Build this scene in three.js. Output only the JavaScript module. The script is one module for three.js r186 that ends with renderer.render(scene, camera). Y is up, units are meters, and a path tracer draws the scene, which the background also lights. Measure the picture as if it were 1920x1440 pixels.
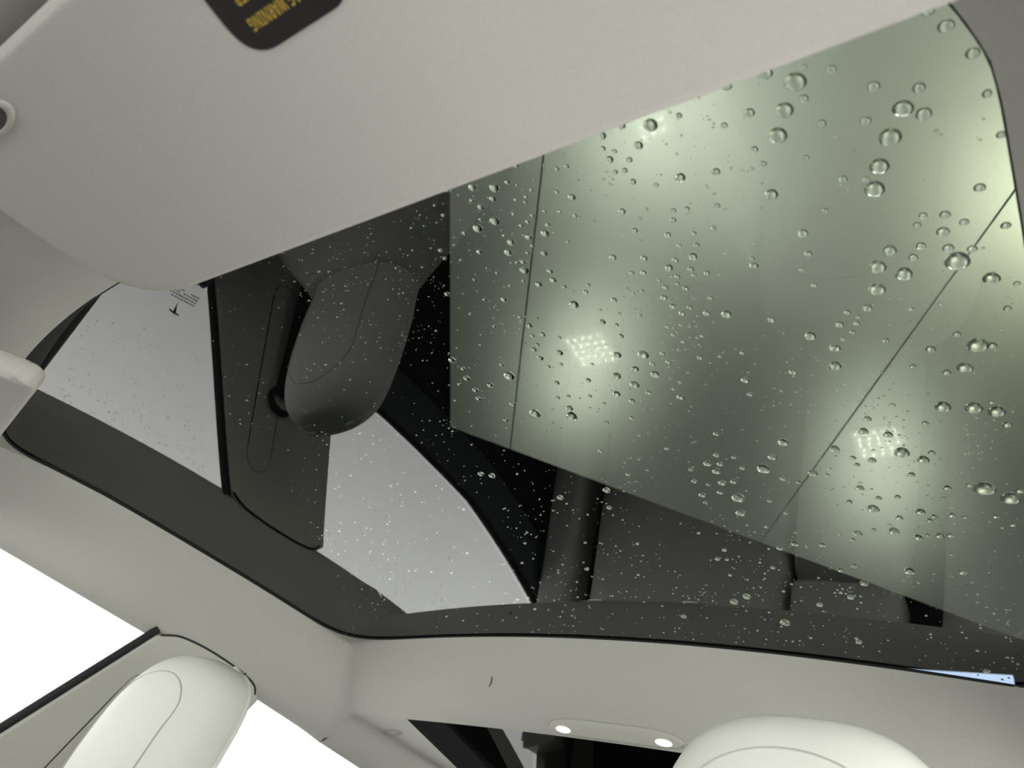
import * as THREE from 'three';
import { mergeGeometries, mergeVertices, toCreasedNormals } from 'three/addons/utils/BufferGeometryUtils.js';
import { RoundedBoxGeometry } from 'three/addons/geometries/RoundedBoxGeometry.js';
import { RectAreaLightUniformsLib } from 'three/addons/lights/RectAreaLightUniformsLib.js';

// ---------------------------------------------------------------- camera, night, exposure
// x: across the car (0 = centre line), y: up from the ground, z: forward is +, the camera looks back (-z)
const YC = 1.05, CX = 0.5326, F = 1406.96;
const scene = new THREE.Scene();
scene.background = new THREE.Color(0.0016, 0.0016, 0.0018);
const camera = new THREE.PerspectiveCamera(2 * Math.atan(720 / F) * 180 / Math.PI, 4 / 3, 0.01, 200);
camera.rotation.order = 'YXZ';
camera.position.set(CX, YC, 0);
camera.rotation.set(0.64802, 0.79247, 0.3676);
camera.focus = 0.72;
camera.userData.fStop = 11;
scene.add(camera);
camera.updateMatrixWorld();
const renderer = new THREE.WebGLRenderer({ antialias: true });
renderer.toneMapping = THREE.LinearToneMapping;
renderer.toneMappingExposure = 1.07;
renderer.shadowMap.enabled = true;
RectAreaLightUniformsLib.init();

// unseen glowing panels placed on both sides to whiten the windows and light the cabin (their lights; the panels themselves are built further down)
const PANEL_L = { x: -1.62, z: -1.6, y: 0.80, w: 6.0, h: 1.5, power: 1.95 };
const PANEL_R = { x: 1.75, z: -1.2, y: 0.80, w: 5.0, h: 1.5, power: 4.7 };
const PANEL_F = { x: 0, z: 3.4, y: 0.95, w: 4.4, h: 1.7, power: 4.1 };  // out of view, placed to light headrests and headliner from the front
for (const [o, s] of [[PANEL_L, 1], [PANEL_R, -1]]) {
  const l = new THREE.RectAreaLight(new THREE.Color(1, 0.995, 0.985), o.power, o.w, o.h);
  l.position.set(o.x + s * 0.03, o.y, o.z); l.lookAt(0, o.y, o.z); l.name = 'unseen_panel_glow'; scene.add(l);
}

{
  const l = new THREE.RectAreaLight(new THREE.Color(1, 0.995, 0.985), PANEL_F.power, PANEL_F.w, PANEL_F.h);
  l.position.set(PANEL_F.x, PANEL_F.y, PANEL_F.z - 0.03); l.lookAt(PANEL_F.x, PANEL_F.y, 0); l.name = 'unseen_panel_glow'; scene.add(l);
}

// ---------------------------------------------------------------- helpers
let seed = 20240611;
const rnd = () => { seed = (seed * 1664525 + 1013904223) >>> 0; return seed / 4294967296; };
const lerp = (a, b, t) => a + (b - a) * t, clamp = (x, a = 0, b = 1) => Math.min(b, Math.max(a, x));
const taken = {};
function numbered(n) { const k = taken[n] = (taken[n] ?? -1) + 1; return k ? n + '_' + String(k).padStart(3, '0') : n; }
function shade(o) { o.traverse((c) => { if (c.isMesh) { c.castShadow = true; c.receiveShadow = true; } }); return o; }
function tag(o, label, category, group, kind) {
  o.userData.label = label; o.userData.category = category;
  if (group) o.userData.group = group;
  if (kind) o.userData.kind = kind;
  return o;
}
function part(name, g, m, parent) { const o = new THREE.Mesh(g, m); o.name = name; if (parent) parent.add(o); return o; }
function thing(name) { const o = new THREE.Group(); o.name = numbered(name); scene.add(o); return o; }
// put the origin of a thing at the middle of its base
function settle(o) {
  o.updateMatrixWorld(true);
  const b = new THREE.Box3().setFromObject(o), c = new THREE.Vector3((b.min.x + b.max.x) / 2, b.min.y, (b.min.z + b.max.z) / 2);
  if (o.isMesh) { o.geometry.translate(-c.x, -c.y, -c.z); } else for (const k of o.children) k.position.sub(c);
  o.position.add(c); shade(o); return o;
}
function single(name, g, m, label, category, group, kind) {
  const o = new THREE.Mesh(g, m); o.name = numbered(name); scene.add(o); tag(o, label, category, group, kind); return settle(o);
}
// grid surface: fn(u, v) -> [x, y, z]; y is given relative to the camera height
function grid(nu, nv, fn, uvs = 1) {
  const p = [], uv = [], ix = [];
  for (let j = 0; j <= nv; j++) for (let i = 0; i <= nu; i++) {
    const q = fn(i / nu, j / nv); p.push(q[0], q[1] + YC, q[2]);
    uv.push((q[3] ?? q[0]) * uvs, (q[4] ?? q[2]) * uvs);
  }
  const w = nu + 1;
  for (let j = 0; j < nv; j++) for (let i = 0; i < nu; i++) { const a = j * w + i; ix.push(a, a + 1, a + w, a + 1, a + w + 1, a + w); }
  const g = new THREE.BufferGeometry();
  g.setAttribute('position', new THREE.Float32BufferAttribute(p, 3)); g.setAttribute('uv', new THREE.Float32BufferAttribute(uv, 2));
  g.setIndex(ix); g.computeVertexNormals(); return g;
}
function tube(pts, r, n = 40, k = 8, closed = false) {
  return new THREE.TubeGeometry(new THREE.CatmullRomCurve3(pts.map((p) => new THREE.Vector3(p[0], p[1] + YC, p[2])), closed, 'centripetal'), n, r, k, closed);
}
function box(x0, x1, y0, y1, z0, z1, r = 0.004, s = 3) {
  const g = new RoundedBoxGeometry(x1 - x0, y1 - y0, z1 - z0, s, Math.min(r, (x1 - x0) / 2.01, (y1 - y0) / 2.01, (z1 - z0) / 2.01));
  g.translate((x0 + x1) / 2, (y0 + y1) / 2 + YC, (z0 + z1) / 2); return g;
}
function noiseTex(size, fn, repeat, srgb) {
  const d = new Uint8Array(size * size * 4);
  for (let j = 0; j < size; j++) for (let i = 0; i < size; i++) { const v = fn(i, j), k = (j * size + i) * 4; d[k] = v[0]; d[k + 1] = v[1]; d[k + 2] = v[2]; d[k + 3] = 255; }
  const t = new THREE.DataTexture(d, size, size); t.wrapS = t.wrapT = THREE.RepeatWrapping; t.magFilter = THREE.LinearFilter; t.minFilter = THREE.LinearMipmapLinearFilter; t.generateMipmaps = true;
  t.repeat.set(repeat, repeat); if (srgb) t.colorSpace = THREE.SRGBColorSpace; t.needsUpdate = true; return t;
}
const knit = noiseTex(256, (i, j) => { const v = 128 + 70 * Math.sin((i + j) * Math.PI / 4) * Math.sin((i - j) * Math.PI / 8) + 50 * (rnd() - 0.5); return [v, v, v]; }, 22);
const grain = noiseTex(256, () => { const v = 90 + 120 * rnd(); return [v, v, v]; }, 9);
const fleck = noiseTex(256, () => { const v = 236 + 18 * (rnd() - 0.5); return [v, v - 1, v - 3]; }, 14, true);
const blot = (() => { // large soft blotches, tileable
  const w = []; for (let k = 0; k < 26; k++) w.push([1 + (rnd() * 5 | 0), 1 + (rnd() * 5 | 0), rnd() * 6.28, rnd() < 0.5 ? 1 : -1]);
  return (i, j, n) => { let s = 0; for (const [a, b, p, q] of w) s += Math.sin(2 * Math.PI * (a * i + q * b * j) / n + p); return s / 26; };
})();
const smear = noiseTex(128, (i, j) => { const v = 236 + 40 * blot(i, j, 128) + 6 * rnd(); return [v, v, v]; }, 1, true);

// ---------------------------------------------------------------- materials
const std = (o) => new THREE.MeshStandardMaterial(o), phys = (o) => new THREE.MeshPhysicalMaterial(o);
const lin = (r, g, b) => new THREE.Color().setRGB(r, g, b);
const M = {
  headliner: std({ color: lin(0.66, 0.65, 0.62), roughness: 0.95, map: fleck, bumpMap: knit, bumpScale: 0.00014 }),
  pillar: std({ color: lin(0.68, 0.68, 0.62), roughness: 0.7, map: fleck, bumpMap: grain, bumpScale: 0.00006 }),
  visor: std({ color: lin(0.61, 0.58, 0.56), roughness: 0.92, map: fleck, bumpMap: knit, bumpScale: 0.00012 }),
  vinyl: phys({ color: lin(0.71, 0.71, 0.66), roughness: 0.5, specularIntensity: 0.5 }),
  seam: std({ color: lin(0.42, 0.42, 0.38), roughness: 0.8 }),
  piping: phys({ color: lin(0.74, 0.74, 0.69), roughness: 0.45 }),
  rubber: std({ color: lin(0.012, 0.012, 0.014), roughness: 0.75 }),
  blackTrim: std({ color: lin(0.010, 0.010, 0.011), roughness: 0.6 }),
  greyTrim: std({ color: lin(0.10, 0.105, 0.115), roughness: 0.55 }),
  belt: std({ color: lin(0.012, 0.012, 0.013), roughness: 0.85 }),
  joint: std({ color: lin(0.03, 0.03, 0.028), roughness: 0.9 }),
  carpet: std({ color: lin(0.03, 0.03, 0.032), roughness: 1 }),
  body: std({ color: lin(0.02, 0.02, 0.022), roughness: 0.5 }),
  ground: std({ color: lin(0.09, 0.09, 0.088), roughness: 0.9, map: smear }),
  roofGlass: phys({ color: lin(0.61, 0.70, 0.58), roughness: 0, transmission: 1, thickness: 0, ior: 1.5, specularIntensity: 0.85 }),
  rearGlass: phys({ color: lin(0.30, 0.34, 0.29), roughness: 0, transmission: 1, thickness: 0, ior: 1.5, specularIntensity: 0.5 }),
  sideGlass: phys({ color: lin(0.93, 0.95, 0.92), roughness: 0, transmission: 1, thickness: 0, ior: 1.5, specularIntensity: 0.6 }),
  water: phys({ color: lin(1, 1, 1), roughness: 0, transmission: 1, thickness: 0.003, ior: 1.33 }),
  canopy: phys({ color: lin(0.66, 0.66, 0.63), roughness: 0.38, metalness: 0.94, clearcoat: 0.2, clearcoatRoughness: 0.03 }),
  canopyBack: std({ color: lin(0.02, 0.02, 0.02), roughness: 0.8 }),
  panelFrame: std({ color: lin(0.5, 0.5, 0.5), roughness: 0.5, metalness: 0.6 }),
  panelGlow: std({ color: lin(0.8, 0.8, 0.8), emissive: lin(1, 0.99, 0.95), emissiveIntensity: 1.0, roughness: 0.6 }),
  lampBody: std({ color: lin(0.15, 0.15, 0.16), roughness: 0.5, metalness: 0.4 }),
  lampLens: std({ color: lin(0.7, 0.7, 0.7), emissive: lin(1, 1, 0.95), emissiveIntensity: 1, roughness: 0.5 }),
  lampBead: std({ color: lin(0.9, 0.9, 0.9), emissive: lin(1, 1, 0.97), emissiveIntensity: 110, roughness: 0.5 }),
  domeLens: std({ color: lin(0.9, 0.85, 0.88), emissive: lin(1.0, 0.88, 0.96), emissiveIntensity: 1.15, roughness: 0.3 }),
  blueGlow: std({ color: lin(0.5, 0.6, 0.8), emissive: lin(0.52, 0.60, 1.0), emissiveIntensity: 1.5, roughness: 0.5 }),
  hair: std({ color: lin(0.05, 0.045, 0.04), roughness: 0.7 }),
  etch: std({ color: lin(0.03, 0.03, 0.03), roughness: 0.8 }),
};

// ---------------------------------------------------------------- the shape of the cabin (heights relative to the camera)
const yg = (x, z) => 0.34544 - 0.11865 * z - 0.07432 * z * z - 0.0943 * x * x;           // inner face of the roof glass
const table = (t) => (z) => { if (z >= t[0][0]) return t[0][1]; for (let i = 1; i < t.length; i++) if (z >= t[i][0]) return lerp(t[i - 1][1], t[i][1], (z - t[i - 1][0]) / (t[i][0] - t[i - 1][0])); return t[t.length - 1][1]; };
const eL = table([[-0.13, 0.592], [-0.258, 0.575], [-0.32, 0.551], [-0.393, 0.5385], [-0.579, 0.524], [-0.729, 0.510], [-0.9, 0.498], [-2.2, 0.49]]);
const eR = table([[0.0, 0.44], [-0.08, 0.49], [-0.12, 0.511], [-0.135, 0.519], [-0.153, 0.527], [-0.17, 0.533], [-0.184, 0.5365], [-0.206, 0.538], [-0.285, 0.538], [-0.45, 0.534], [-0.729, 0.512], [-0.9, 0.498], [-2.2, 0.49]]);
const edge = (x, z) => (x < 0 ? eL(z) : eR(z));
const HW = (z) => (z > -0.8 ? 0.2392 + 0.0065 * (z + 0.5) : 0.2372 + 0.045 * (z + 0.8) - 0.06 * Math.max(0, -1.1 - z));   // top of the side windows
const WW = (z) => 0.5899 + 0.0453 * (clamp(z, -2.2, 0) + 0.5);                            // half width there
const LEAN = 0.32;
const sideX = (y, z) => WW(z) + LEAN * (HW(z) - y);                                      // the leaning plane of the side windows
const zr = (x) => -0.8547 - 0.0717 * x * x, zlip = () => -0.9633;
const zf = (x) => -0.128 - (x < 0 ? 0.33 * x * x : -0.34 * x);
const prof = (s) => 1 - Math.pow(1 - clamp(s), 1.55);
function H(x, z) {                                                                        // visible face of the headliner
  const a = Math.abs(x), e = edge(x, z), w = WW(z), top = yg(x, Math.max(z, -0.97)) - 0.0025;
  const s = (a - e) / (w - e), dr = s <= 0 ? 0 : (top - HW(z)) * prof(s);
  const t = (zr(x) - z) / (zr(x) - zlip()), hl = 0.293 - 0.047 * x * x;
  const dc = t <= 0 ? 0 : (top - hl) * (1 - Math.pow(1 - clamp(t), 1.6));
  const f = (z - zf(x)) / 0.22, df = f <= 0 ? 0 : 0.075 * (1 - Math.pow(1 - clamp(f), 1.6));
  return top - (dr ** 5 + dc ** 5 + df ** 5) ** 0.2;
}
// plan of the roof opening: a rounded square mapped on the curved sides
function opening(ang, grow = 0) {
  const c = Math.cos(ang), s = Math.sin(ang), n = c > 0 ? 30 : 10, k = Math.pow(Math.abs(c) ** n + Math.abs(s) ** n, -1 / n);
  const u = c * k, v = s * k; return plan(u * (1 + grow), v * (1 + grow), [u, v]);
}
function plan(u, v) {
  let x = u * 0.53, z = 0;
  for (let i = 0; i < 4; i++) { z = lerp(zr(x), zf(x), (v + 1) / 2); x = u * edge(u, z); }
  return [x, z, u, v];
}
// ---------------------------------------------------------------- headliner (the ceiling of the cabin)
{
  const K = 360, R = 26, outer = (u, v) => {
    const m = Math.max(Math.abs(u), Math.abs(v)), U = u / m, V = v / m;
    const z = lerp(zlip(), 0.10, (V + 1) / 2); return [U * WW(z), z];
  };
  const ring = grid(K, R, (a, b) => {
    const A = a * Math.PI * 2, p = opening(A), q = outer(p[2], p[3]);
    const t = b, x = lerp(p[0], q[0], t), z = lerp(p[1], q[1], t);
    return [x, H(x, z) - (b === 0 ? 0 : 0), z];
  });
  // rounded return from the glass edge up to the glass, so that the edge has thickness
  const ret = grid(K, 4, (a, b) => { const p = opening(a * Math.PI * 2, 0.006 * b); return [p[0], H(...opening(a * Math.PI * 2).slice(0, 2)) + (b > 0 ? 0.0022 * Math.sin(b * 1.57) : 0), p[1]]; });
  // side rails behind the cross member, and the back of its lip
  const er = table([[-0.963, 0.392], [-1.22, 0.46], [-1.7, 0.50], [-2.2, 0.50]]);
  const rails = [-1, 1].map((s) => grid(16, 60, (a, b) => {
    const z = lerp(zlip(), -2.2, b), x = s * lerp(er(z), WW(z), a); return [x, H(x, z), z];
  }));
  const railBack = [-1, 1].map((s) => grid(4, 60, (a, b) => {
    const z = lerp(zlip(), -2.2, b), x = s * (er(z) + 0.012 * Math.sin(a * 1.57)); return [x, H(s * er(z), z) + 0.05 * a, z];
  }));
  const lip = grid(60, 8, (a, b) => { const x = lerp(-0.392, 0.392, a), z = zlip(); return [x, H(x, z) + 0.075 * b, z - 0.006 * Math.sin(Math.PI * Math.min(1, b * 2.5) / 2) + 0.03 * b * b]; });
  const shell = mergeVertices(mergeGeometries([ring, ...rails].map((g) => { g.deleteAttribute('normal'); return g; })), 1e-4); shell.computeVertexNormals();
  const g = mergeGeometries([shell, ret, lip].map((q) => q.index ? q.toNonIndexed() : q));
  const o = part('ceiling', g, M.headliner, scene); tag(o, 'pale grey fabric headliner framing the glass roof', 'headliner', null, 'structure'); shade(o);
  const seal = new THREE.TubeGeometry(new THREE.CatmullRomCurve3(Array.from({ length: 180 }, (_, i) => { const p = opening(i / 180 * Math.PI * 2, 0.001); return new THREE.Vector3(p[0], yg(p[0], p[1]) - 0.0016 + YC, p[1]); }), true), 360, 0.0014, 6, true);
  part('roof_seal', seal, M.rubber, o);
  part('rear_glass_seal', mergeGeometries(railBack), M.rubber, o);
  // black foam wedge showing between the front header and the glass
  const wedge = grid(40, 3, (a, b) => { const A = Math.PI * lerp(0.572, 0.715, a), w = 0.055 * clamp(a * 1.25) ** 1.2; const p = opening(A, lerp(0.008, -w, b)), z = p[1]; return [p[0], yg(p[0], z) - 0.0030, z]; });
  part('foam_strip', wedge, M.rubber, o);
}
// ---------------------------------------------------------------- glass
{
  const pane = grid(60, 60, (a, b) => { const p = plan((a * 2 - 1) * 1.03, (b * 2 - 1) * 1.03); return [p[0], yg(p[0], p[1]), p[1]]; });
  const w1 = part('window_1', pane, M.roofGlass, scene); tag(w1, 'large green tinted glass roof speckled with water drops', 'glass roof', null, 'structure'); shade(w1);
  const rear = grid(30, 30, (a, b) => { const x = lerp(-0.50, 0.50, a), z = lerp(-0.955, -2.25, b); return [x, 0.372 - 0.09 * x * x - 0.02 * b - 0.30 * b * b, z]; });
  const w2 = part('window_2', rear, M.rearGlass, scene); tag(w2, 'dark tinted rear glass behind the cross member', 'rear window', null, 'structure'); shade(w2);
  // painted steel frame above the headliner, closing the roof around the glass
  const frame = [];
  for (const s of [-1, 1]) frame.push(grid(6, 60, (a, b) => { const z = lerp(0.12, -2.3, b), e = s < 0 ? eL(Math.max(z, -0.95)) : eR(Math.max(z, -0.95)); const w = WW(z) + 0.05; const x = s * lerp(e + 0.004, w, a); return [x, lerp(yg(e, Math.max(z, -0.97)) - Math.max(0, -1.1 - z) * 0.12 + 0.004, HW(z) + 0.012, a * a), z]; }));
  frame.push(grid(30, 4, (a, b) => { const x = lerp(-0.55, 0.55, a); return [x, yg(x, -0.9) + 0.006, lerp(zr(x) - 0.012, -0.985, b)]; }));
  frame.push(grid(30, 4, (a, b) => { const x = lerp(-0.62, 0.62, a); return [x, lerp(yg(x, -0.1) + 0.006, 0.292, b), lerp(zf(x) + 0.014, 0.12, b)]; }));
  const fr = part('trim_1', mergeGeometries(frame), M.body, scene); tag(fr, 'black steel roof frame around the glass', 'roof frame', null, 'structure'); shade(fr);
}
// a polygon (z, y) laid on the leaning side plane; depth goes inwards; s = -1 left, 1 right
function onSide(shape, depth, s, inset = 0, bevel = 0.003, curve = 12) {
  const g = new THREE.ExtrudeGeometry(shape, { depth, bevelEnabled: bevel > 0, bevelThickness: bevel, bevelSize: bevel, bevelSegments: 2, curveSegments: curve });
  const p = g.attributes.position;
  for (let i = 0; i < p.count; i++) { const z = p.getX(i), y = p.getY(i), c = p.getZ(i) + inset; p.setXYZ(i, s * (sideX(y, z) - c), y + YC, z); }
  g.computeVertexNormals(); return g;
}
const poly = (pts) => { const s = new THREE.Shape(); pts.forEach(([z, y], i) => (i ? s.lineTo(z, y) : s.moveTo(z, y))); s.closePath(); return s; };
const w1rear = (y) => -0.454 - (y + 0.02) * 0.475, bRear = (y) => -0.745 - 0.215 * y;
const belt2 = table([[-0.7, -0.048], [-0.9, -0.046], [-1.19, -0.032], [-1.36, -0.002], [-1.48, 0.02], [-1.70, 0.075]]);
const W1 = [[0.30, 0.0], [-0.05, 0.262], [w1rear(0.262) - 0.03, 0.262], [w1rear(-0.04) - 0.03, -0.04], [0.55, -0.06]];
const W2 = (() => { const a = [[bRear(0.26) + 0.03, 0.262], [bRear(-0.05) + 0.03, -0.05]]; for (const z of [-0.9, -1.05, -1.19, -1.36, -1.48, -1.56]) a.push([z, belt2(z)]); a.push([-1.60, 0.19], [-1.5, 0.225], [-1.2, 0.252]); return a; })();
function densePane(pts, s, inset) { // flat pane cut to the outline, following the side plane
  const g = new THREE.ShapeGeometry(poly(pts), 8), p = g.attributes.position;
  for (let i = 0; i < p.count; i++) { const z = p.getX(i), y = p.getY(i); p.setXYZ(i, s * (sideX(y, z) - inset), y + YC, z); }
  g.computeVertexNormals(); return g;
}
const sideName = { '-1': 'passenger', 1: 'driver' };
let wn = 2, dn = 0, tn = 1;
const glassOf = {};
for (const s of [-1, 1]) {
  const who = sideName[s];
  const a = part('window_' + ++wn, densePane(W1, s, -0.012), M.sideGlass, scene); tag(a, `front ${who} side window glowing white with fine drops`, 'window', null, 'structure'); shade(a); glassOf[s] = [a];
  const b = part('window_' + ++wn, densePane(W2, s, -0.012), M.sideGlass, scene); tag(b, `rear ${who} side window glowing white with fine drops`, 'window', null, 'structure'); shade(b); glassOf[s].push(b);
  // doors under the windows
  const d1 = thing('door_' + ++dn); tag(d1, `black front ${who} door with grey upper trim below its window`, 'door', null, 'structure');
  part('sill', onSide(poly([[0.55, -0.055], [w1rear(-0.036) + 0.004, -0.036], [w1rear(-0.13), -0.13], [0.55, -0.15]]), 0.022, s), M.greyTrim, d1);
  part('door_panel', onSide(poly([[0.55, -0.145], [w1rear(-0.125), -0.125], [w1rear(-0.125) - 0.02, -0.74], [0.55, -0.74]]), 0.03, s, 0, 0.004), M.blackTrim, d1);
  part('window_seal', tube([[0, 0], [0.1, 0], [0.2, 0]].map((_, i) => { const z = [0.5, 0.0, -0.44][i], y = -0.038 - 0.015 * (z > 0 ? z : 0); return [s * (sideX(y, z) - 0.012), y, z]; }), 0.006, 30, 6), M.rubber, d1);
  settle(d1);
  const d2 = thing('door_' + ++dn); tag(d2, `black rear ${who} door with grey upper trim below its window`, 'door', null, 'structure');
  const top2 = [-0.76, -0.9, -1.05, -1.19, -1.36, -1.48, -1.7];
  part('sill', onSide(poly([...top2.map((z) => [z, belt2(z)]), ...top2.slice().reverse().map((z) => [z, belt2(z) - 0.10])]), 0.022, s), M.greyTrim, d2);
  part('door_panel', onSide(poly([...top2.map((z) => [z, belt2(z) - 0.095]), [-1.7, -0.74], [-0.78, -0.74]]), 0.03, s, 0, 0.004), M.blackTrim, d2);
  part('window_seal', tube([-0.76, -0.9, -1.05, -1.19, -1.36, -1.48, -1.7].map((z) => { const y = belt2(z) + 0.002; return [s * (sideX(y, z) - 0.012), y, z]; }), 0.006, 40, 6), M.rubber, d2);
  settle(d2);
  // pillar between the doors
  const p = thing('trim_' + ++tn); tag(p, `cream pillar trim between the ${who} side windows, with belt anchor`, 'pillar trim', null, 'structure');
  const out = [];
  for (let i = 0; i <= 10; i++) { const y = lerp(-0.74, 0.238, i / 10); out.push([w1rear(y) - 0.016, y]); }
  out.push([-0.618, 0.252], [-0.66, 0.2565], [-0.72, 0.2555], [-0.752, 0.2525], [-0.778, 0.246]);
  for (let i = 0; i <= 10; i++) { const y = lerp(0.232, -0.74, i / 10); out.push([bRear(y), y]); }
  part('pillar_panel', onSide(poly(out), 0.012, s, 0, 0.005), M.pillar, p);
  part('window_seal', tube([0.25, 0.18, 0.08, -0.04, -0.3].map((y) => { const z = w1rear(y) - 0.006; return [s * (sideX(y, z) - 0.010), y, z]; }), 0.0062, 40, 8), M.rubber, p);
  part('window_seal', tube([0.222, 0.18, 0.08, -0.05, -0.3].map((y) => { const z = bRear(y) - 0.003; return [s * (sideX(y, z) - 0.006), y, z]; }), 0.005, 40, 8), M.rubber, p);
  const jt = [[-0.594, 0.2435], [-0.618, 0.2535], [-0.66, 0.258], [-0.72, 0.257], [-0.752, 0.254], [-0.778, 0.2475], [-0.788, 0.238]];
  part('joint', tube(jt.map(([z, y]) => [s * (sideX(y, z) - 0.0165), y, z]), 0.0017, 40, 6), M.joint, p);
  const pod = new THREE.Shape(); // long rounded cover of the belt adjuster
  const c = (y) => -0.617 + (0.13 - y) * 0.12;
  const pts = []; for (let i = 0; i <= 12; i++) { const t = i / 12 * Math.PI; pts.push([c(0.17) - 0.024 * Math.cos(Math.PI - t), 0.17 + 0.024 * Math.sin(t)]); }
  for (let i = 0; i <= 12; i++) { const t = i / 12 * Math.PI; pts.push([c(-0.1) - 0.024 * Math.cos(t), -0.1 - 0.024 * Math.sin(t)]); }
  pts.forEach(([z, y], i) => (i ? pod.lineTo(z, y) : pod.moveTo(z, y))); pod.closePath();
  part('adjuster_cover', onSide(pod, 0.0005, s, 0.0165, 0.0012), M.pillar, p);
  part('joint', tube(pts.map(([z, y]) => [s * (sideX(y, z) - 0.0172), y, z]), 0.0011, 120, 6, true), M.joint, p);
  settle(p);
  const b_ = thing('seat_belt'); tag(b_, `black seat belt hanging from the ${who} side pillar anchor`, 'seat belt', 'belts on the pillars');
  const ry = 0.075, rz = -0.632;
  const ringG = new THREE.TorusGeometry(0.024, 0.0055, 10, 32); ringG.scale(1, 0.75, 1); ringG.rotateY(Math.PI / 2); ringG.rotateZ(s * 0.31); ringG.translate(s * (sideX(ry, rz) - 0.026), ry + YC, rz);
  part('belt_guide', ringG, M.belt, b_);
  part('strap', grid(4, 30, (a, b) => { const y = lerp(ry - 0.008, -0.62, b), z = lerp(rz, -0.60, b) + (a - 0.5) * 0.05 * (0.8 + 0.2 * b); return [s * (sideX(y, z) - 0.028 - 0.012 * Math.sin(b * 3.1)), y, z]; }), M.belt, b_);
  settle(b_);
  // rear pillar and front pillar
  const cp = part('trim_' + ++tn, onSide(poly([[-1.5, 0.228], [-1.60, 0.188], [-1.56, 0.04], [-1.70, 0.0], [-1.72, -0.3], [-2.4, -0.3], [-2.4, 0.0], [-1.9, 0.16]]), 0.015, s), M.pillar, scene); tag(cp, `cream rear pillar trim behind the ${who} side window`, 'pillar trim', null, 'structure'); shade(cp);
  const ap = part('trim_' + ++tn, tube([[s * 0.60, 0.245, -0.02], [s * 0.66, 0.10, 0.17], [s * 0.70, -0.06, 0.42], [s * 0.72, -0.12, 0.56]], 0.03, 30, 10), M.pillar, scene); tag(ap, `cream windscreen pillar trim on the ${who} side`, 'pillar trim', null, 'structure'); shade(ap);
}
// ---------------------------------------------------------------- floor, rear shelf, dashboard, windscreen
{
  const f = part('floor', box(-0.78, 0.78, -0.79, -0.75, -2.45, 0.75), M.carpet, scene); tag(f, 'dark carpeted floor of the car', 'floor', null, 'structure'); shade(f);
  const bw = part('trim_' + ++tn, box(-0.78, 0.78, -0.75, -0.02, -2.45, -2.40), M.carpet, scene); tag(bw, 'dark bulkhead behind the rear seats', 'bulkhead', null, 'structure'); shade(bw);
  const ps = part('trim_' + ++tn, grid(10, 10, (a, b) => [lerp(-0.6, 0.6, a), 0.0 - 0.02 * b, lerp(-1.62, -2.40, b)]), M.carpet, scene); tag(ps, 'dark parcel shelf under the rear glass', 'shelf', null, 'structure'); shade(ps);
  const ws = part('window_' + ++wn, grid(20, 20, (a, b) => { const x = lerp(-0.70, 0.70, a); return [x * lerp(0.86, 1, b), lerp(0.292, -0.16, b) - 0.05 * x * x, lerp(0.10, 0.78, b) - 0.22 * x * x]; }), M.sideGlass, scene); tag(ws, 'windscreen in front of the sun visors', 'window', null, 'structure'); shade(ws);
  const d = thing('dashboard'); tag(d, 'black dashboard under the windscreen', 'dashboard', null, 'structure');
  part('dash_top', box(-0.72, 0.72, -0.34, -0.20, 0.42, 0.80, 0.05, 5), M.blackTrim, d);
  part('dash_lower', box(-0.70, 0.70, -0.75, -0.36, 0.50, 0.80, 0.03), M.blackTrim, d);
  settle(d);
  const co = thing('centre_console'); tag(co, 'black centre console between the front seats', 'console');
  part('console_body', box(-0.09, 0.09, -0.75, -0.42, -0.62, 0.30, 0.03), M.blackTrim, co);
  part('armrest', box(-0.085, 0.085, -0.42, -0.37, -0.58, -0.20, 0.02), M.blackTrim, co);
  settle(co);
  const g = part('ground', new THREE.PlaneGeometry(60, 60, 1, 1).rotateX(-Math.PI / 2), M.ground, scene); tag(g, 'grey concrete ground under the canopy', 'ground', null, 'structure'); g.geometry.attributes.uv.array.forEach((v, i, a) => { a[i] = v * 12; }); shade(g);
}
// ---------------------------------------------------------------- front seats
// stacked super-ellipse sections: [y, centre z, half width, half depth]
function loftBody(sec, cx, n = 2.6, M_ = 56) {
  const S = sec.length;
  const cr = (k) => new THREE.CatmullRomCurve3(sec.map((s, i) => new THREE.Vector3(s[k], i, 0)), false, 'catmullrom', 0.5);
  return grid(M_, (S - 1) * 5, (a, b) => {
    const q = b * (S - 1), i = Math.min(S - 2, Math.floor(q)), t = q - i, pick = (k) => { const p0 = sec[Math.max(0, i - 1)][k], p1 = sec[i][k], p2 = sec[i + 1][k], p3 = sec[Math.min(S - 1, i + 2)][k]; const m1 = (p2 - p0) / 2, m2 = (p3 - p1) / 2, t2 = t * t, t3 = t2 * t; return (2 * t3 - 3 * t2 + 1) * p1 + (t3 - 2 * t2 + t) * m1 + (-2 * t3 + 3 * t2) * p2 + (t3 - t2) * m2; };
    const A = -a * Math.PI * 2, c = Math.cos(A), s = Math.sin(A), hw = Math.max(0, pick(2)), hd = Math.max(0, pick(3));
    return [cx + hw * Math.sign(c) * Math.abs(c) ** (2 / n), pick(0), pick(1) + hd * Math.sign(s) * Math.abs(s) ** (2 / n), a * 0.8, b * 0.8];
  });
}
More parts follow.
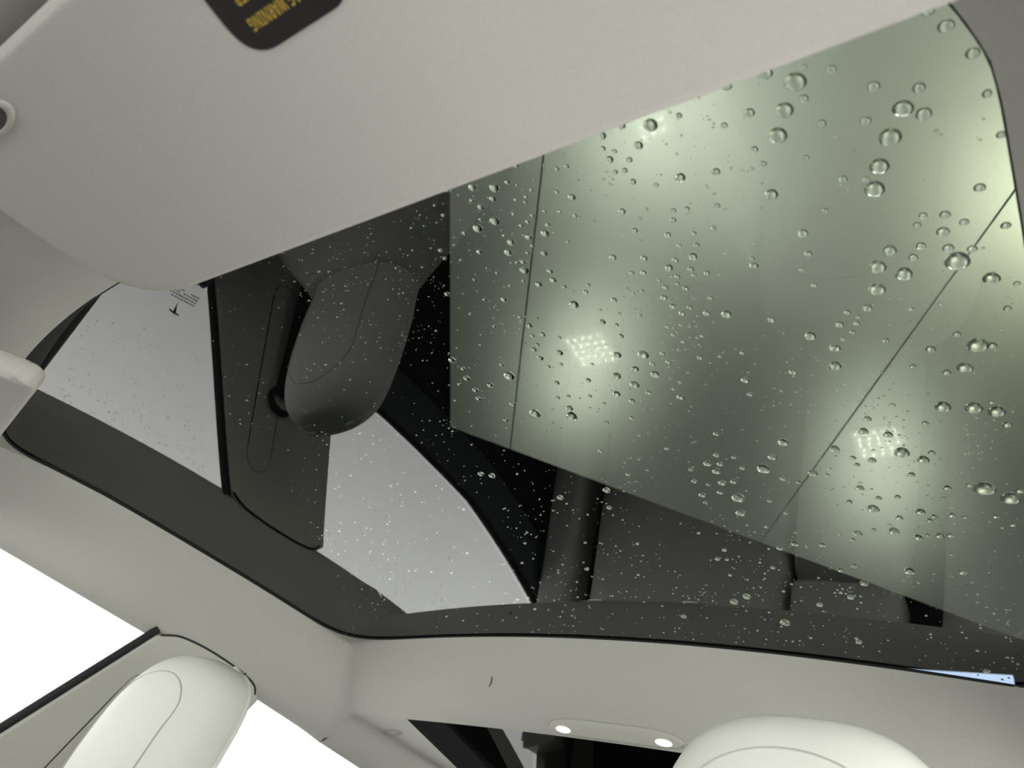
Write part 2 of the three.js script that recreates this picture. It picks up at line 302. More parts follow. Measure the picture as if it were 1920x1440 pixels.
const HEAD = [[-0.16, -0.50, 0.10, 0.05], [-0.12, -0.507, 0.115, 0.060], [-0.07, -0.520, 0.112, 0.060], [-0.02, -0.532, 0.102, 0.055], [0.02, -0.540, 0.094, 0.049], [0.06, -0.546, 0.098, 0.052], [0.11, -0.553, 0.097, 0.053], [0.15, -0.560, 0.091, 0.051], [0.175, -0.565, 0.080, 0.046], [0.191, -0.568, 0.063, 0.037], [0.200, -0.570, 0.040, 0.025], [0.2035, -0.571, 0.0, 0.0]];
const headAt = (y) => { for (let i = 1; i < HEAD.length; i++) if (y <= HEAD[i][0]) { const t = (y - HEAD[i - 1][0]) / (HEAD[i][0] - HEAD[i - 1][0]); return [1, 2, 3].map((k) => lerp(HEAD[i - 1][k], HEAD[i][k], t)); } return HEAD[HEAD.length - 1].slice(1); };
const headFront = (x, y, lift = 0) => { const [c, a, b] = headAt(y); return [x, y, c + b * Math.pow(Math.max(0, 1 - Math.abs(x / Math.max(a, 1e-6)) ** 2.6), 1 / 2.6) + lift]; };
function frontSeat(cx, label) {
  const t = thing('front_seat'); tag(t, label, 'car seat', 'front seats');
  const h = part('headrest', loftBody(HEAD, cx), M.vinyl, t);
  const arc = []; // seam of the inner panel
  for (let i = 0; i <= 8; i++) arc.push([-0.066, lerp(-0.01, 0.122, i / 8)]);
  for (let i = 1; i <= 12; i++) { const q = i / 12 * Math.PI; arc.push([-0.066 * Math.cos(q), 0.122 + 0.046 * Math.sin(q)]); }
  for (let i = 1; i <= 8; i++) arc.push([0.066, lerp(0.122, -0.01, i / 8)]);
  part('seam', tube(arc.map(([x, y]) => { const p = headFront(x, y, 0.0002); return [p[0] + cx, p[1], p[2]]; }), 0.0011, 160, 6), M.seam, h);
  // piping around the back edge
  const back = []; for (let i = 0; i <= 40; i++) { const q = i / 40 * Math.PI, y = lerp(-0.01, 0.2, Math.min(1, Math.sin(q) * 1.35) ** 1); const [c, a, b] = headAt(Math.min(y, 0.197)); const A = Math.PI * 0.12; back.push([cx - Math.sign(Math.cos(q)) * a * Math.min(1, Math.abs(Math.cos(q)) * 3) * Math.cos(A) ** (2 / 2.6) * 1.0, Math.min(y, 0.197), c - b * Math.sin(A) ** (2 / 2.6)]); }
  part('piping', tube(back, 0.003, 160, 6), M.piping, h);
  const B = [[-0.66, -0.36, 0.18, 0.05], [-0.62, -0.37, 0.215, 0.07], [-0.45, -0.41, 0.235, 0.085], [-0.28, -0.45, 0.245, 0.085], [-0.17, -0.478, 0.24, 0.08], [-0.10, -0.497, 0.215, 0.073], [-0.05, -0.513, 0.17, 0.064], [-0.01, -0.528, 0.12, 0.053], [0.01, -0.534, 0.09, 0.045], [0.012, -0.535, 0, 0]];
  const bk = part('backrest', loftBody(B, cx, 3), M.vinyl, t);
  for (const q of [-1, 1]) part('seam', tube([[-0.6, -0.37, 0.07], [-0.45, -0.41, 0.0835], [-0.28, -0.45, 0.0835], [-0.17, -0.478, 0.078], [-0.10, -0.497, 0.069], [-0.05, -0.513, 0.052]].map(([y, c, d], i) => [cx + q * [0.13, 0.14, 0.14, 0.13, 0.115, 0.1][i], y, c + d]), 0.0014, 60, 6), M.seam, bk);
  part('cushion', box(cx - 0.24, cx + 0.24, -0.73, -0.58, -0.42, 0.08, 0.06, 5), M.vinyl, t);
  return settle(t);
}
frontSeat(-0.366, 'white vinyl front seat beside the passenger pillar, tall headrest');
frontSeat(0.366, 'white vinyl front seat on the driver side, only its headrest top showing');
// ---------------------------------------------------------------- rear seat
{
  const t = thing('rear_seat'); tag(t, 'white vinyl rear bench with dark gaps, mirrored in the glass roof', 'car seat');
  const plain = M.vinyl.clone(); plain.bumpMap = null;
  const back = (x0, x1, y0, y1, bow = 0) => {
    const cx = (x0 + x1) / 2, hw = (x1 - x0) / 2;
    return grid(26, 40, (a, b) => { // rounded slab that leans back
      const A = -a * 2 * Math.PI, c = Math.cos(A), s = Math.sin(A), y = lerp(y0, y1, b), e = Math.pow(Math.max(0, 1 - Math.abs(2 * b - 1) ** 18), 1 / 4);
      const zc = -1.30 - 0.24 * (y + 0.55) / 0.67, curve = bow * Math.pow(clamp((y + 0.2) / 0.35), 2);
      return [cx + curve + (hw - 0.0004) * Math.sign(c) * Math.abs(c) ** 0.35 * (0.97 + 0.03 * e), y, zc + 0.06 * e * Math.sign(s) * Math.abs(s) ** 0.5, a, b];
    });
  };
  part('backrest', back(-0.445, -0.006, -0.56, 0.14), plain, t);
  part('backrest', back(0.004, 0.205, -0.56, 0.0), plain, t);
  part('headrest', back(0.004, 0.205, 0.012, 0.14), plain, t);
  part('backrest', back(0.265, 0.56, -0.56, 0.14), plain, t);
  part('bolster', back(-0.575, -0.492, -0.56, 0.14, 0.0), plain, t);
  part('seat_base', box(-0.60, 0.60, -0.75, -0.50, -1.36, -0.90, 0.05, 5), plain, t);
  part('seat_shell', grid(10, 10, (a, b) => { const y = lerp(-0.6, 0.10, b); return [lerp(-0.62, 0.62, a), y, -1.365 - 0.24 * (y + 0.55) / 0.67]; }), M.blackTrim, t);
  settle(t);
}
// ---------------------------------------------------------------- sun visors
function visorSlab(outline, y0, thick, tilt = 0) { // outline in plan (x, z)
  const s = new THREE.Shape(outline.map(([x, z]) => new THREE.Vector2(x, z)));
  const g = new THREE.ExtrudeGeometry(s, { depth: thick - 0.012, bevelEnabled: true, bevelThickness: 0.006, bevelSize: 0.006, bevelSegments: 5, curveSegments: 12 });
  const p = g.attributes.position;
  for (let i = 0; i < p.count; i++) { const x = p.getX(i), z = p.getY(i), h = p.getZ(i); p.setXYZ(i, x, y0 + 0.006 + h + tilt * z + YC, z); }
  const uv = g.attributes.uv; for (let i = 0; i < uv.count; i++) uv.setXY(i, p.getX(i), p.getZ(i));
  g.computeVertexNormals(); return toCreasedNormals(g, 0.7);
}
function roundPoly(pts, radii) {
  const out = [], n = pts.length;
  for (let i = 0; i < n; i++) {
    const p = new THREE.Vector2(...pts[i]), a = new THREE.Vector2(...pts[(i + n - 1) % n]).sub(p), b = new THREE.Vector2(...pts[(i + 1) % n]).sub(p), r = radii[i];
    const A = p.clone().addScaledVector(a.normalize(), r), B = p.clone().addScaledVector(b.normalize(), r);
    for (let k = 0; k <= 10; k++) { const t = k / 10; out.push([(1 - t) ** 2 * A.x + 2 * t * (1 - t) * p.x + t * t * B.x, (1 - t) ** 2 * A.y + 2 * t * (1 - t) * p.y + t * t * B.y]); }
  }
  return out;
}
const VY = 0.26;
{
  const t = thing('sun_visor'); tag(t, 'large pale fabric sun visor with black warning label, folded up overhead', 'sun visor');
  const outline = roundPoly([[0.072, -0.1105], [0.60, -0.1165], [0.60, 0.0235], [0.035, 0.0235]].map((p) => p), [0.055, 0.03, 0.02, 0.02]);
  let g = visorSlab(outline, VY, 0.020);
  part('visor_body', g, M.visor, t);
  // clip socket near its inner end: pale rim and dark pocket
  const rim = new THREE.TorusGeometry(0.0110, 0.0022, 10, 30); rim.rotateX(Math.PI / 2); rim.scale(1.7, 0.9, 0.62); rim.translate(0.113, VY + 0.0004 + YC, 0.0095);
  const k = part('clip_socket', rim, M.visor, t);
  const pocket = new THREE.CylinderGeometry(0.0112, 0.0112, 0.003, 24); pocket.scale(1.7, 1, 0.62); pocket.translate(0.113, VY + 0.0010 + YC, 0.0095);
  part('pocket', pocket, M.blackTrim, k);
  // warning label: read from the seat, its first line towards the rear
  const cv = document.createElement('canvas'); cv.width = 768; cv.height = 672; const c = cv.getContext('2d');
  c.fillStyle = '#1c181a'; c.fillRect(0, 0, 768, 672); c.fillStyle = '#b79a35'; c.textAlign = 'center'; c.textBaseline = 'middle';
  c.font = 'bold 92px sans-serif';
  ['AIRBAG WARNING', 'FLIP VISOR OVER'].forEach((s, i) => { c.save(); c.translate(384, 142 + i * 128); c.scale(0.62, 1.0); c.fillText(s, 0, 0); c.restore(); });
  const tex = new THREE.CanvasTexture(cv); tex.colorSpace = THREE.SRGBColorSpace;
  const L = { x0: 0.286, x1: 0.348, z0: -0.0325, z1: 0.0205 };
  const sh = new THREE.Shape(roundPoly([[L.x0, L.z0], [L.x1, L.z0], [L.x1, L.z1], [L.x0, L.z1]], [0.017, 0.012, 0.012, 0.012]).map(([x, z]) => new THREE.Vector2(x, z)));
  const lg = new THREE.ExtrudeGeometry(sh, { depth: 0.0003, bevelEnabled: false, curveSegments: 8 }), p = lg.attributes.position, uv = lg.attributes.uv;
  for (let i = 0; i < p.count; i++) { const x = p.getX(i), z = p.getY(i); uv.setXY(i, 1 - (x - L.x0) / (L.x1 - L.x0), 1 - (z - L.z0) / (L.z1 - L.z0)); p.setXYZ(i, x, VY - 0.0004 + p.getZ(i) + YC, z); }
  lg.computeVertexNormals();
  const lb = part('warning_label', lg, std({ map: tex, roughness: 0.55 }), t); lb.userData.label = 'black label with yellow lettering';
  settle(t);
  const q = thing('sun_visor'); tag(q, 'pale sun visor on the far passenger side, one corner showing', 'sun visor');
  const o2 = roundPoly([[-0.137, -0.142], [-0.60, -0.255], [-0.62, -0.10], [-0.26, -0.02]], [0.016, 0.03, 0.03, 0.03]).reverse();
  const flat = M.visor.clone(); flat.bumpMap = null; part('visor_body', visorSlab(o2, 0.255, 0.022), flat, q);
  settle(q);
}
// ---------------------------------------------------------------- small things on the cross member
{
  const hy = (x, z) => H(x, z);
  const t = thing('dome_lamp'); tag(t, 'slim pale dome lamp strip with two lit reading lights', 'lamp');
  const path = (u) => { const x = lerp(-0.105, 0.10, u); return [x, -0.9435]; };
  const bez = grid(40, 10, (a, b) => { const [x, z0] = path(a), w = 0.0135 * Math.pow(Math.max(0, 1 - Math.abs(2 * a - 1) ** 5), 0.5), z = z0 + (b * 2 - 1) * w; return [x, hy(x, z) - 0.0022 * Math.pow(Math.max(0, 1 - (b * 2 - 1) ** 4), 0.5), z]; });
  part('bezel', bez, M.pillar, t);
  const rim = []; for (let i = 0; i < 80; i++) { const A = i / 80 * 2 * Math.PI, a = (1 - Math.cos(A)) / 2, w = 0.0138 * Math.pow(Math.max(0, 1 - Math.abs(2 * a - 1) ** 5), 0.5), x = lerp(-0.105, 0.10, a), z = -0.9435 + Math.sign(Math.sin(A)) * w; rim.push([x, hy(x, z) - 0.0003, z]); }
  part('joint', tube(rim, 0.0006, 200, 5, true), M.seam, t);
  for (const x of [-0.081, 0.072]) {
    const z = -0.9445, y = hy(x, z) - 0.0032;
    const lens = new THREE.SphereGeometry(1, 24, 12); lens.scale(0.012, 0.0010, 0.0060);
    const n = 0.42; lens.rotateX(-Math.atan2(hy(x, z + 0.01) - hy(x, z - 0.01), 0.02)); lens.translate(x, y + YC + 0.0006, z);
    part('light_lens', lens, M.domeLens, t);
    const pl = new THREE.SpotLight(new THREE.Color(1, 0.9, 0.95), 0.03, 0, 0.9, 0.8); pl.position.set(x, y + YC, z); pl.target.position.set(x, 0.3, z + 0.4); pl.name = 'reading_light'; pl.castShadow = true; pl.shadow.radius = 0.1; scene.add(pl); scene.add(pl.target);
  }
  settle(t);
  single('stray_hair', tube([[-0.1895, hy(-0.1895, -0.892) - 0.0008, -0.892], [-0.1915, hy(-0.1915, -0.897) - 0.0016, -0.897], [-0.197, hy(-0.197, -0.902) - 0.0008, -0.902]], 0.0007, 16, 5), M.hair, 'tiny dark hair stuck on the headliner cross member', 'hair');
  const hk = thing('coat_hook'); tag(hk, 'small oval coat hook flush in the headliner behind the cross member', 'hook');
  const cxk = -0.482, czk = -1.035; const oval = (r1, r2, off) => Array.from({ length: 40 }, (_, i) => { const A = i / 40 * 6.2832, sx = Math.sign(Math.cos(A)) * Math.abs(Math.cos(A)) ** 0.6 * r1, sz = Math.sign(Math.sin(A)) * Math.abs(Math.sin(A)) ** 0.8 * r2; const x = cxk + sx * 0.9 - sz * 0.44, z = czk + sz * 0.9 + sx * 0.44; return [x, hy(x, z) - off, z]; });
  part('hook_rim', tube(oval(0.028, 0.012, 0.0006), 0.0009, 80, 5, true), M.seam, hk);
  part('hook_loop', tube(oval(0.020, 0.0065, 0.0015), 0.0009, 80, 5, true), M.seam, hk);
  settle(hk);
}
// ---------------------------------------------------------------- maker's marks etched in the front passenger window
{
  const t = thing('window_etching'); tag(t, 'small dark etched emblem and print on the front passenger window', 'window marking');
  const put = (pts, name) => { const g = new THREE.ShapeGeometry(poly(pts)), p = g.attributes.position; for (let i = 0; i < p.count; i++) { const z = p.getX(i), y = p.getY(i); p.setXYZ(i, -(sideX(y, z) + 0.0115), y + YC, z); } g.computeVertexNormals(); part(name, g, M.etch, t); };
  const E = (cz, cy, k) => (pts) => pts.map(([a, b]) => [cz - a * k, cy + b * k]);
  const q = E(-0.4185, 0.016, 0.0095);
  put(q([[-1, 1], [-0.5, 1.12], [0.5, 1.12], [1, 1], [0.9, 0.72], [0.28, 0.8], [0, -1.1], [-0.28, 0.8], [-0.9, 0.72]]), 'emblem');
  for (let r = 0; r < 4; r++) for (let k = 0; k < 9; k++) if (rnd() < 0.8) { const z = -0.398 - k * 0.0056 - r * 0.001, y = 0.0015 - r * 0.0055 - k * 0.0006; put([[z, y], [z - 0.0042, y], [z - 0.0042, y - 0.0022], [z, y - 0.0022]], 'print'); }
  settle(t);
}
// ---------------------------------------------------------------- outside: unseen glowing panels, placed to light the side windows and cabin
for (const [o, s, who] of [[PANEL_L, 1, 'passenger'], [PANEL_R, -1, 'driver']]) {
  const t = thing('unseen_light_panel'); tag(t, `unseen tall white glowing panel placed to light the cabin through the ${who} windows`, 'light panel', 'glowing side panels');
  const n = 4, w = o.w / n;
  for (let i = 0; i < n; i++) { const g = new THREE.BoxGeometry(0.03, o.h, w - 0.0004); g.translate(o.x, o.y, o.z - o.w / 2 + (i + 0.5) * w); part('panel', g, M.panelGlow, t); }
  const fr = new THREE.BoxGeometry(0.05, 0.04, o.w + 0.06); fr.translate(o.x, o.y + o.h / 2 + 0.02, o.z); part('frame', fr, M.panelFrame, t);
  const ft = new THREE.BoxGeometry(0.08, o.y - o.h / 2, o.w + 0.06); ft.translate(o.x, (o.y - o.h / 2) / 2, o.z); part('foot', ft, M.panelFrame, t);
  settle(t);
}
{  // unseen panel ahead of the car, lights the cabin through the windscreen
  const o = PANEL_F, t = thing('unseen_light_panel'); tag(t, 'wide white glowing panel out of view ahead of the windscreen, placed to light the cabin', 'light panel');
  const n = 4, w = o.w / n;
  for (let i = 0; i < n; i++) { const g = new THREE.BoxGeometry(w - 0.0004, o.h, 0.03); g.translate(o.x - o.w / 2 + (i + 0.5) * w, o.y, o.z); part('panel', g, M.panelGlow, t); }
  const fr = new THREE.BoxGeometry(o.w + 0.06, 0.04, 0.05); fr.translate(o.x, o.y + o.h / 2 + 0.02, o.z); part('frame', fr, M.panelFrame, t);
  const ft = new THREE.BoxGeometry(o.w + 0.06, o.y - o.h / 2, 0.08); ft.translate(o.x, (o.y - o.h / 2) / 2, o.z); part('foot', ft, M.panelFrame, t);
  settle(t);
}
// ---------------------------------------------------------------- outside: canopy with satin metal panels
const CH = 3.2;                                                      // above the camera
{
  const U = [-0.5895, -0.8077], N = [0.8077, -0.5895];
  const at = (u, n) => [u * U[0] + n * N[0], u * U[1] + n * N[1]];
  const uEnd = (n) => 4.604 + (n + 0.708) * 0.1418;
  const t = thing('canopy'); tag(t, 'satin metal canopy ceiling of long panels above the glass roof', 'canopy', null, 'structure');
  const cuts = [-0.71, -0.212, 1.868, 3.95, 6.0];
  for (let i = 0; i + 1 < cuts.length; i++) {
    const n0 = cuts[i] + (i ? 0.006 : 0), n1 = cuts[i + 1] - 0.006, us = -5.5;
    const c = [at(us, n0), at(us, n1), at(uEnd(n1), n1), at(uEnd(n0), n0)];
    const s = new THREE.Shape(c.map(([x, z]) => new THREE.Vector2(x, z)));
    const g = new THREE.ExtrudeGeometry(s, { depth: 0.03, bevelEnabled: true, bevelThickness: 0.003, bevelSize: 0.003, bevelSegments: 2 });
    const p = g.attributes.position; for (let k = 0; k < p.count; k++) { const x = p.getX(k), z = p.getY(k), h = p.getZ(k); p.setXYZ(k, x, CH + YC + h, z); }
    g.computeVertexNormals(); part('canopy_panel', g, M.canopy, t);
  }
  const c = [at(-5.5, -0.70), at(-5.5, 6.0), at(uEnd(6), 6.0), at(uEnd(-0.7) - 0.01, -0.70)];
  const g = new THREE.ExtrudeGeometry(new THREE.Shape(c.map(([x, z]) => new THREE.Vector2(x, z))), { depth: 0.1, bevelEnabled: false });
  const p = g.attributes.position; for (let k = 0; k < p.count; k++) { const x = p.getX(k), z = p.getY(k), h = p.getZ(k); p.setXYZ(k, x, CH + YC + 0.05 + h, z); }
  g.computeVertexNormals(); part('roof_deck', g, M.canopyBack, t);
  for (const [u, n] of [[-4.8, 5.2], [3.6, 5.4]]) { const [x, z] = at(u, n), q = new THREE.CylinderGeometry(0.1, 0.1, CH + YC, 20); q.translate(x, (CH + YC) / 2, z); part('post', q, M.lampBody, t); }
  settle(t);
}
// out-of-view LED floodlights, placed so the satin canopy mirrors them and glows
const pixDir = (px, py) => new THREE.Vector3((px - 960) / F, -(py - 720) / F, -1).applyQuaternion(camera.quaternion).normalize();
function flood(px, py, h, size, power, label, color = [1, 1, 0.95]) {
  const d = pixDir(px, py), k = (CH + (CH - h)) / d.y, x = CX + d.x * k, z = d.z * k, y = h + YC;
  const t = thing('unseen_floodlight'); tag(t, label, 'lamp', 'unseen floodlights aimed at the canopy');
  const b = new RoundedBoxGeometry(size * 1.12, 0.07, size * 1.12, 3, 0.012); b.translate(x, y - 0.04, z); part('housing', b, M.lampBody, t);
  const l = new THREE.BoxGeometry(size, 0.008, size); l.translate(x, y - 0.002, z); const ln = part('lens', l, M.lampLens, t);
  const bead = new THREE.SphereGeometry(size * 0.026, 10, 6);
  for (let i = 0; i < 5; i++) for (let j = 0; j < 5; j++) { const o = part('led_bead', bead, M.lampBead, t); o.position.set(x + (i - 2) * size * 0.19 + (j % 2) * size * 0.03, y + 0.012, z + (j - 2) * size * 0.19); }
  const ph = y - 0.075; const pole = new THREE.CylinderGeometry(0.03, 0.035, ph, 14); pole.translate(x, ph / 2, z); part('pole', pole, M.lampBody, t);
  settle(t);
  const r = new THREE.RectAreaLight(new THREE.Color(...color), power, size, size); r.position.set(x, y + 0.0035, z); r.rotation.x = Math.PI / 2; r.name = 'unseen_floodlight_beam'; scene.add(r);
  return t;
}
flood(1228, 205, -0.2, 0.56, 9.5, 'square flood lamp on a short pole, out of view beside the passenger rear door, placed to light the canopy');
flood(1108, 655, 0.35, 0.54, 10.5, 'square flood lamp on a short pole, out of view furthest out on the passenger side, placed to light the canopy');
flood(1648, 830, 0.35, 0.54, 11, 'square flood lamp on a short pole, out of view straight behind the car, placed to light the canopy');
flood(1990, 330, 0.30, 0.6, 15, 'square warm flood lamp on a short pole, out of view on the driver side, placed to warm the canopy', [1, 0.95, 0.72]);  // unseen warm lamp, placed to brighten the canopy towards the driver side
{ // pale blue lit sign on a mast beyond the canopy
  const a = pixDir(1690, 1262), b = pixDir(1900, 1270), z = -9, A = a.multiplyScalar(z / a.z), B = b.multiplyScalar(z / b.z);
  const t = thing('lamp_box'); tag(t, 'pale blue lit box lamp on a mast beyond the canopy', 'lamp');
  const w = B.x - A.x, y1 = A.y + 0.03 + YC, cx = CX + (A.x + B.x) / 2;
  const g = new THREE.BoxGeometry(w, 0.3, 0.1); g.translate(cx, y1 - 0.15, z); part('lit_face', g, M.blueGlow, t);
  const m = new THREE.CylinderGeometry(0.05, 0.06, y1 - 0.3, 14); m.translate(cx, (y1 - 0.3) / 2, z - 0.02); part('mast', m, M.lampBody, t);
  settle(t);
  const r = new THREE.RectAreaLight(new THREE.Color(0.52, 0.6, 1), 0.3, w, 0.3); r.position.set(cx, y1 - 0.15, z + 0.08); r.lookAt(cx, y1 - 0.15, 10); r.name = 'lamp_box_glow'; scene.add(r);
}
// ---------------------------------------------------------------- water drops on the roof glass
// each drop stands where it touches the outer face of the glass: picture column, picture row, radius (all of the 1920 x 1440 picture)
const DROPS = [
  '1220 235 13,1165 235 8,1129 255 8,1056 261 6.5,1197 273 9,1273 217 6,1130 279 5.5,1152 284 5,1143 300 7.5,1180 300 6,1171 320 6,1154 323 5,1186 341 7,1062 312 5.5,1044 317 5,1044 360 5,1072 370 7.5,1230 347 5,1275 334 10,1342 322 8.5,1363 161 9,1405 212 9.5,1358 235 6,1470 207 16,1458 255 17,1414 281 7,1431 307 6,1446 365 12.5,1166 397 7.5,1211 393 4.5,1263 395 5,1288 392 5.5,1262 413 6.5,1190 433 6.5,1200 410 4,1345 386 5.5,1338 429 5,1252 441 6,1301 438 5,1022 438 8.5,1027 422 5,1064 453 4.5,1078 405 4.5,1049 397 4.5,1021 396 4,1020 475 7,1149 483 7,1207 485 7,1299 482 8.5,1266 488 6.5,1306 460 6,1274 461 5,1254 503 8,1295 505 6.5,1325 512 6,1184 512 5.5,1206 512 6,1031 509 6,1413 498 8,1410 485 5',
  '1524 82 16.5,1491 154 19,1437 138 11,1559 130 8.5,1507 185 8,1506 126 7,1540 232 8,1623 227 9,1638 162 10,1723 165 10,1693 204 16,1732 214 13,1669 258 18,1649 313 16,1640 356 17,1580 336 8,1623 337 7,1511 296 5,1682 21 11,1739 20 10,1774 49 12,1824 100 10,1851 176 7.5,1877 253 7,1837 352 9',
  '837 353 10.5,855 339 6,886 352 9.5,927 353 10,924 373 7.5,901 388 7,884 376 4.5,951 342 6,967 310 6.5,928 415 10.5,896 429 10.5,901 412 4,871 438 5,958 455 8,953 474 8.5,899 473 6,991 445 7,980 491 6.5,983 507 9.5,1037 526 6.5,1010 534 7,977 423 4.5,989 416 5,998 404 4.5,963 402 4,967 375 4,985 379 4,986 369 4,996 357 4,890 525 4.5,932 512 4,945 442 4,1058 539 5,1103 535 4.5,1098 548 5.5,956 536 4,998 461 4,989 474 4,981 527 3.5,831 404 4.5,826 470 5,834 485 4.5,838 552 5.5',
  '945 562 7,1076 573 10,1151 564 6.5,1129 604 7,992 611 7,998 630 5,1017 628 6,1008 647 5,1001 656 6,1013 672 6.5,1049 662 7.5,1049 633 4,847 676 7.5,875 710 7.5,868 692 5.5,862 721 5,891 732 6.5,897 748 5.5,919 723 6.5,955 706 12,940 684 5,961 758 7,1003 776 11.5,1044 718 6,1068 766 7.5,1072 782 12,1046 746 4.5,1066 743 4,1103 714 5.5,1106 743 4.5,1132 757 4,1110 683 4,1052 683 4,948 788 5.5,1029 688 4,1156 706 9,1157 666 9,1156 740 8,1156 610 5,882 589 4,909 562 4,901 647 3.5,975 595 4,1137 792 5',
  '1206 666 12,1191 693 7.5,1228 703 8.5,1190 722 10,1223 683 6,1242 663 5,1253 679 5.5,1362 590 10,1325 588 7,1279 588 6.5,1261 575 6,1293 577 5.5,1245 559 7,1247 539 6,1286 541 5.5,1164 631 6,1252 613 5.5,1263 628 5,1312 671 5.5,1397 713 8,1487 698 7.5,1446 600 7.5,1332 559 5,1316 630 4.5,1392 662 5,1350 669 4,1270 519 5.5,1270 532 4.5,1204 547 5,1188 552 4,1200 592 4.5,1161 588 4,1236 526 4.5,1301 516 5,1505 438 9.5,1515 476 7,1504 506 5.5,1277 610 4,1281 641 4.5',
  '1431 881 11.5,1448 858 8,1468 831 9.5,1384 935 12,1389 963 9.5,1326 870 7.5,1343 885 8,1354 906 8,1375 904 6,1302 903 6,1317 929 7,1350 924 5.5,1343 854 6,1350 871 6,1295 881 5,1328 909 4.5,1323 943 4.5,1392 878 5.5,1376 858 4.5,1343 814 6,1276 745 7.5,1216 737 6,1185 753 6,1250 841 5,1275 717 4,1184 784 4.5,1127 846 6,1178 890 5.5,1137 920 8,1142 953 5.5,1406 740 5.5,1468 898 6,1498 905 5,1263 730 4,1443 940 4.5,1474 963 4.5',
  '1668 471 12,1645 501 14.5,1695 515 14.5,1644 543 14.5,1795 492 19,1768 435 11,1772 403 8.5,1731 405 7,1720 422 7,1808 417 7.5,1727 462 8,1778 466 9.5,1823 467 8,1712 483 7.5,1886 423 7.5,1859 523 13,1907 532 5.5,1626 578 9,1588 586 6,1574 609 7.5,1606 607 6,1610 595 5,1519 631 10,1565 653 10,1566 687 11,1660 639 6,1581 636 5.5,1598 623 5,1833 648 17,1809 690 12,1745 655 8,1794 627 6.5,1861 649 7.5,1775 699 7,1889 579 6,1712 687 5.5,1526 535 6,1547 395 6,1708 580 5',
  '1768 764 12.5,1826 766 14,1869 773 13,1859 755 5,1889 797 7,1691 850 12.5,1665 816 8.5,1619 810 8.5,1626 786 7,1565 843 9,1635 864 7.5,1524 888 9,1731 863 9.5,1747 850 6,1607 872 5.5,1599 859 6,1846 918 17,1895 936 15,1912 921 7,1612 916 7.5,1647 935 6,1592 942 5.5,1637 955 11.5,1726 961 8,1686 972 6,1676 997 9.5,1722 1009 7.5,1762 1005 7.5,1782 1004 6,1785 967 6,1608 1001 8,1776 916 6.5,1818 910 5.5,1867 969 5.5,1709 891 6,1683 933 5.5,1490 1021 7,1673 760 5.5,1735 794 5.5,1751 969 5,1810 970 5,1551 892 5,1542 1023 5.5,1899 985 5,1639 994 5,1599 1013 5,1743 977 5',
  '1400 1120 8,1376 1130 8,1472 1169 9,1282 1157 6,1595 1121 7,1537 1135 6,1449 1065 5,1610 1205 6,1358 1032 5,1050 934 7,1850 1260 6,1705 1073 9,1805 1073 8,1620 1095 8,1577 1070 7,1602 1062 7,1462 1029 6,902 890 7,922 893 7,1345 1049 5,1363 1050 4,1310 1000 4,1195 1020 4,1100 1068 5'].join(',').split(',').map((s) => s.split(' ').map(Number));
function onGlass(px, py) {
  const d = pixDir(px, py); let t = 0.36 / d.y;
  for (let i = 0; i < 8; i++) { const x = CX + d.x * t, z = d.z * t; t -= (d.y * t - yg(x, z) - 0.001) / (d.y - (-0.11865 - 0.14864 * z) * d.z + 0.1886 * x * d.x); }
  return { x: CX + d.x * t, y: d.y * t, z: d.z * t, t };
}
function glassNormal(x, z) { return new THREE.Vector3(0.1886 * x, 1, 0.11865 + 0.14864 * z).normalize(); }
function dropGeo(nr, na, h, e) { // dome with a flat foot; unit radius
  const pr = [new THREE.Vector2(0, 0), new THREE.Vector2(0.985, 0)], R = 1 / Math.sin(Math.min(h, Math.PI / 2)); // h: contact angle
  for (let i = 0; i <= nr; i++) { const a = h * (1 - i / nr); pr.push(new THREE.Vector2(i === nr ? 0 : R * Math.sin(a), Math.max(0.015, R * (Math.cos(a) - Math.cos(h)) * (1 - e)))); }
  return new THREE.LatheGeometry(pr, na);
}
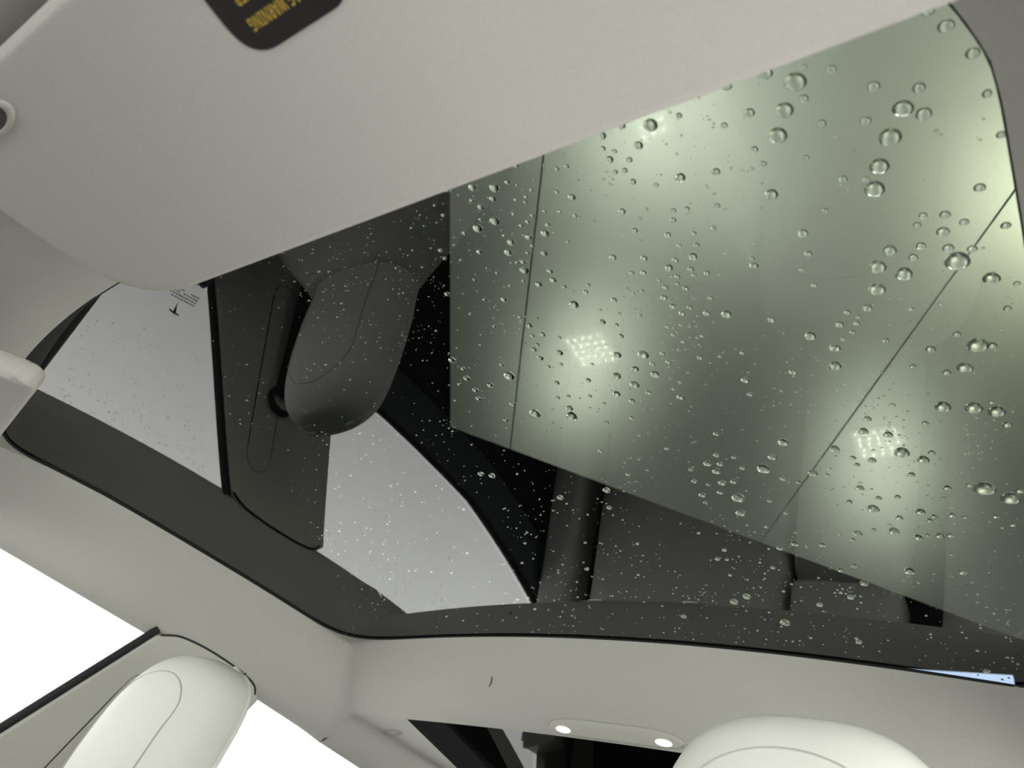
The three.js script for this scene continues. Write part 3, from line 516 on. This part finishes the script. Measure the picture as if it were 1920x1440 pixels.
{
  const shapes = [dropGeo(14, 32, 1.36, 0), dropGeo(14, 32, 1.45, 0), dropGeo(14, 32, 1.30, 0.04)];
  const tiny = dropGeo(6, 14, 1.36, 0);
  const q = new THREE.Quaternion(), up = new THREE.Vector3(0, 1, 0), fit = [];
  const clear = (p, r) => fit.every((o) => (o.x - p.x) ** 2 + (o.z - p.z) ** 2 > (0.9 * (o.r + r)) ** 2);
  const sorted = DROPS.slice().sort((a, b) => b[2] - a[2]);
  const rest = [];
  sorted.forEach(([px, py, r], i) => {
    const p = onGlass(px, py); p.r = r * 0.95 * p.t / F; fit.push(p);
    if (i >= 300) { rest.push(p); return; }
    const o = part(numbered('water_drop'), shapes[i % 3], M.water, scene);
    o.position.set(p.x, p.y + YC, p.z); o.quaternion.setFromUnitVectors(up, glassNormal(p.x, p.z)).multiply(q.setFromAxisAngle(up, rnd() * 6.28));
    o.scale.set(p.r * (0.94 + 0.12 * rnd()), p.r * (0.92 + 0.16 * rnd()), p.r * (0.94 + 0.12 * rnd()));
    tag(o, r > 11.9 ? 'large fat water drop on the glass roof, one of the biggest' : r > 6.9 ? 'middle sized round water drop on the glass roof' : 'small bead of water on the glass roof between larger drops', 'water drop', r > 11.9 ? 'largest drops on the glass roof' : r > 6.9 ? 'middle sized drops on the glass roof' : 'small drops on the glass roof'); shade(o);
  });
  // the finest drops: scattered in loose clusters, denser towards the rear edge
  const clusters = [];
  for (let k = 0; k < 260; k++) clusters.push([lerp(380, 1910, rnd()), lerp(120, 1270, rnd()), 24 + 60 * rnd()]);
  let guard = 0, made = 0;
  while (made < 2700 && guard++ < 40000) {
    let px, py;
    if (rnd() < 0.5) { const c = clusters[(rnd() * clusters.length) | 0]; px = c[0] + c[2] * (rnd() + rnd() - 1) * 1.6; py = c[1] + c[2] * (rnd() + rnd() - 1); } else { px = lerp(380, 1915, rnd()); py = lerp(60, 1285, rnd()); }
    const edge2 = 1195 + Math.max(0, px - 1050) * 0.105; if (py > edge2 + 4) continue;
    if (px < 640 && py > 700 + (px - 380) * 1.5) continue;
    let keep = px < 850 ? 0.95 : 0.5; if (px > 850 && px < 1180 && py > 880) keep = 1; if (py > 980) keep = 0.9; if (px > 1430 && py < 560) keep = 0.12; if (px < 560) keep = 0.4;
    if (rnd() > keep) continue;
    const p = onGlass(px, py); if (p.z < zr(p.x) + 0.004 || p.z > zf(p.x) || Math.abs(p.x) > edge(p.x, p.z) - 0.004) continue;
    let r = 1.0 + 1.5 * rnd() ** 2 + (rnd() < 0.1 ? 1.2 : 0); if (px < 850) r *= 0.8;
    p.r = r * p.t / F; if (!clear(p, p.r)) continue; fit.push(p); rest.push(p); made++;
  }
  const im = new THREE.InstancedMesh(tiny, M.water, rest.length), m = new THREE.Matrix4(), qq = new THREE.Quaternion();
  rest.forEach((p, i) => { qq.setFromUnitVectors(up, glassNormal(p.x, p.z)); m.compose(new THREE.Vector3(p.x, p.y + YC, p.z), qq, new THREE.Vector3(p.r, p.r * 0.95, p.r)); im.setMatrixAt(i, m); });
  im.name = 'fine_droplets'; tag(im, 'spray of fine droplets scattered over the glass roof', 'droplets', null, 'stuff'); scene.add(im); shade(im);
  // fine drops on the outside of the side windows
  const sd = [];
  for (let k = 0; k < 900; k++) { const two = rnd() < 0.45, z = two ? lerp(-0.80, -1.45, rnd()) : lerp(-0.30, -0.56, rnd()), y = lerp(two ? 0.0 : -0.02, 0.235, Math.sqrt(rnd())); if (!two && z < w1rear(y) + 0.012) continue; if (two && (z > bRear(y) - 0.01 || y > HW(z) - 0.005)) continue; sd.push([y, z, 0.0005 + 0.0009 * rnd() ** 2]); }
  const is = new THREE.InstancedMesh(tiny, M.water, sd.length), nn = new THREE.Vector3(-1, LEAN * -1 * -1, 0).normalize();
  sd.forEach(([y, z, r], i) => { qq.setFromUnitVectors(up, nn); m.compose(new THREE.Vector3(-(sideX(y, z) + 0.0128), y + YC, z), qq, new THREE.Vector3(r, r * 0.9, r)); is.setMatrixAt(i, m); });
  is.name = 'window_droplets'; tag(is, 'fine droplets dotted over the passenger side windows', 'droplets', null, 'stuff'); scene.add(is); shade(is);
}
renderer.render(scene, camera);
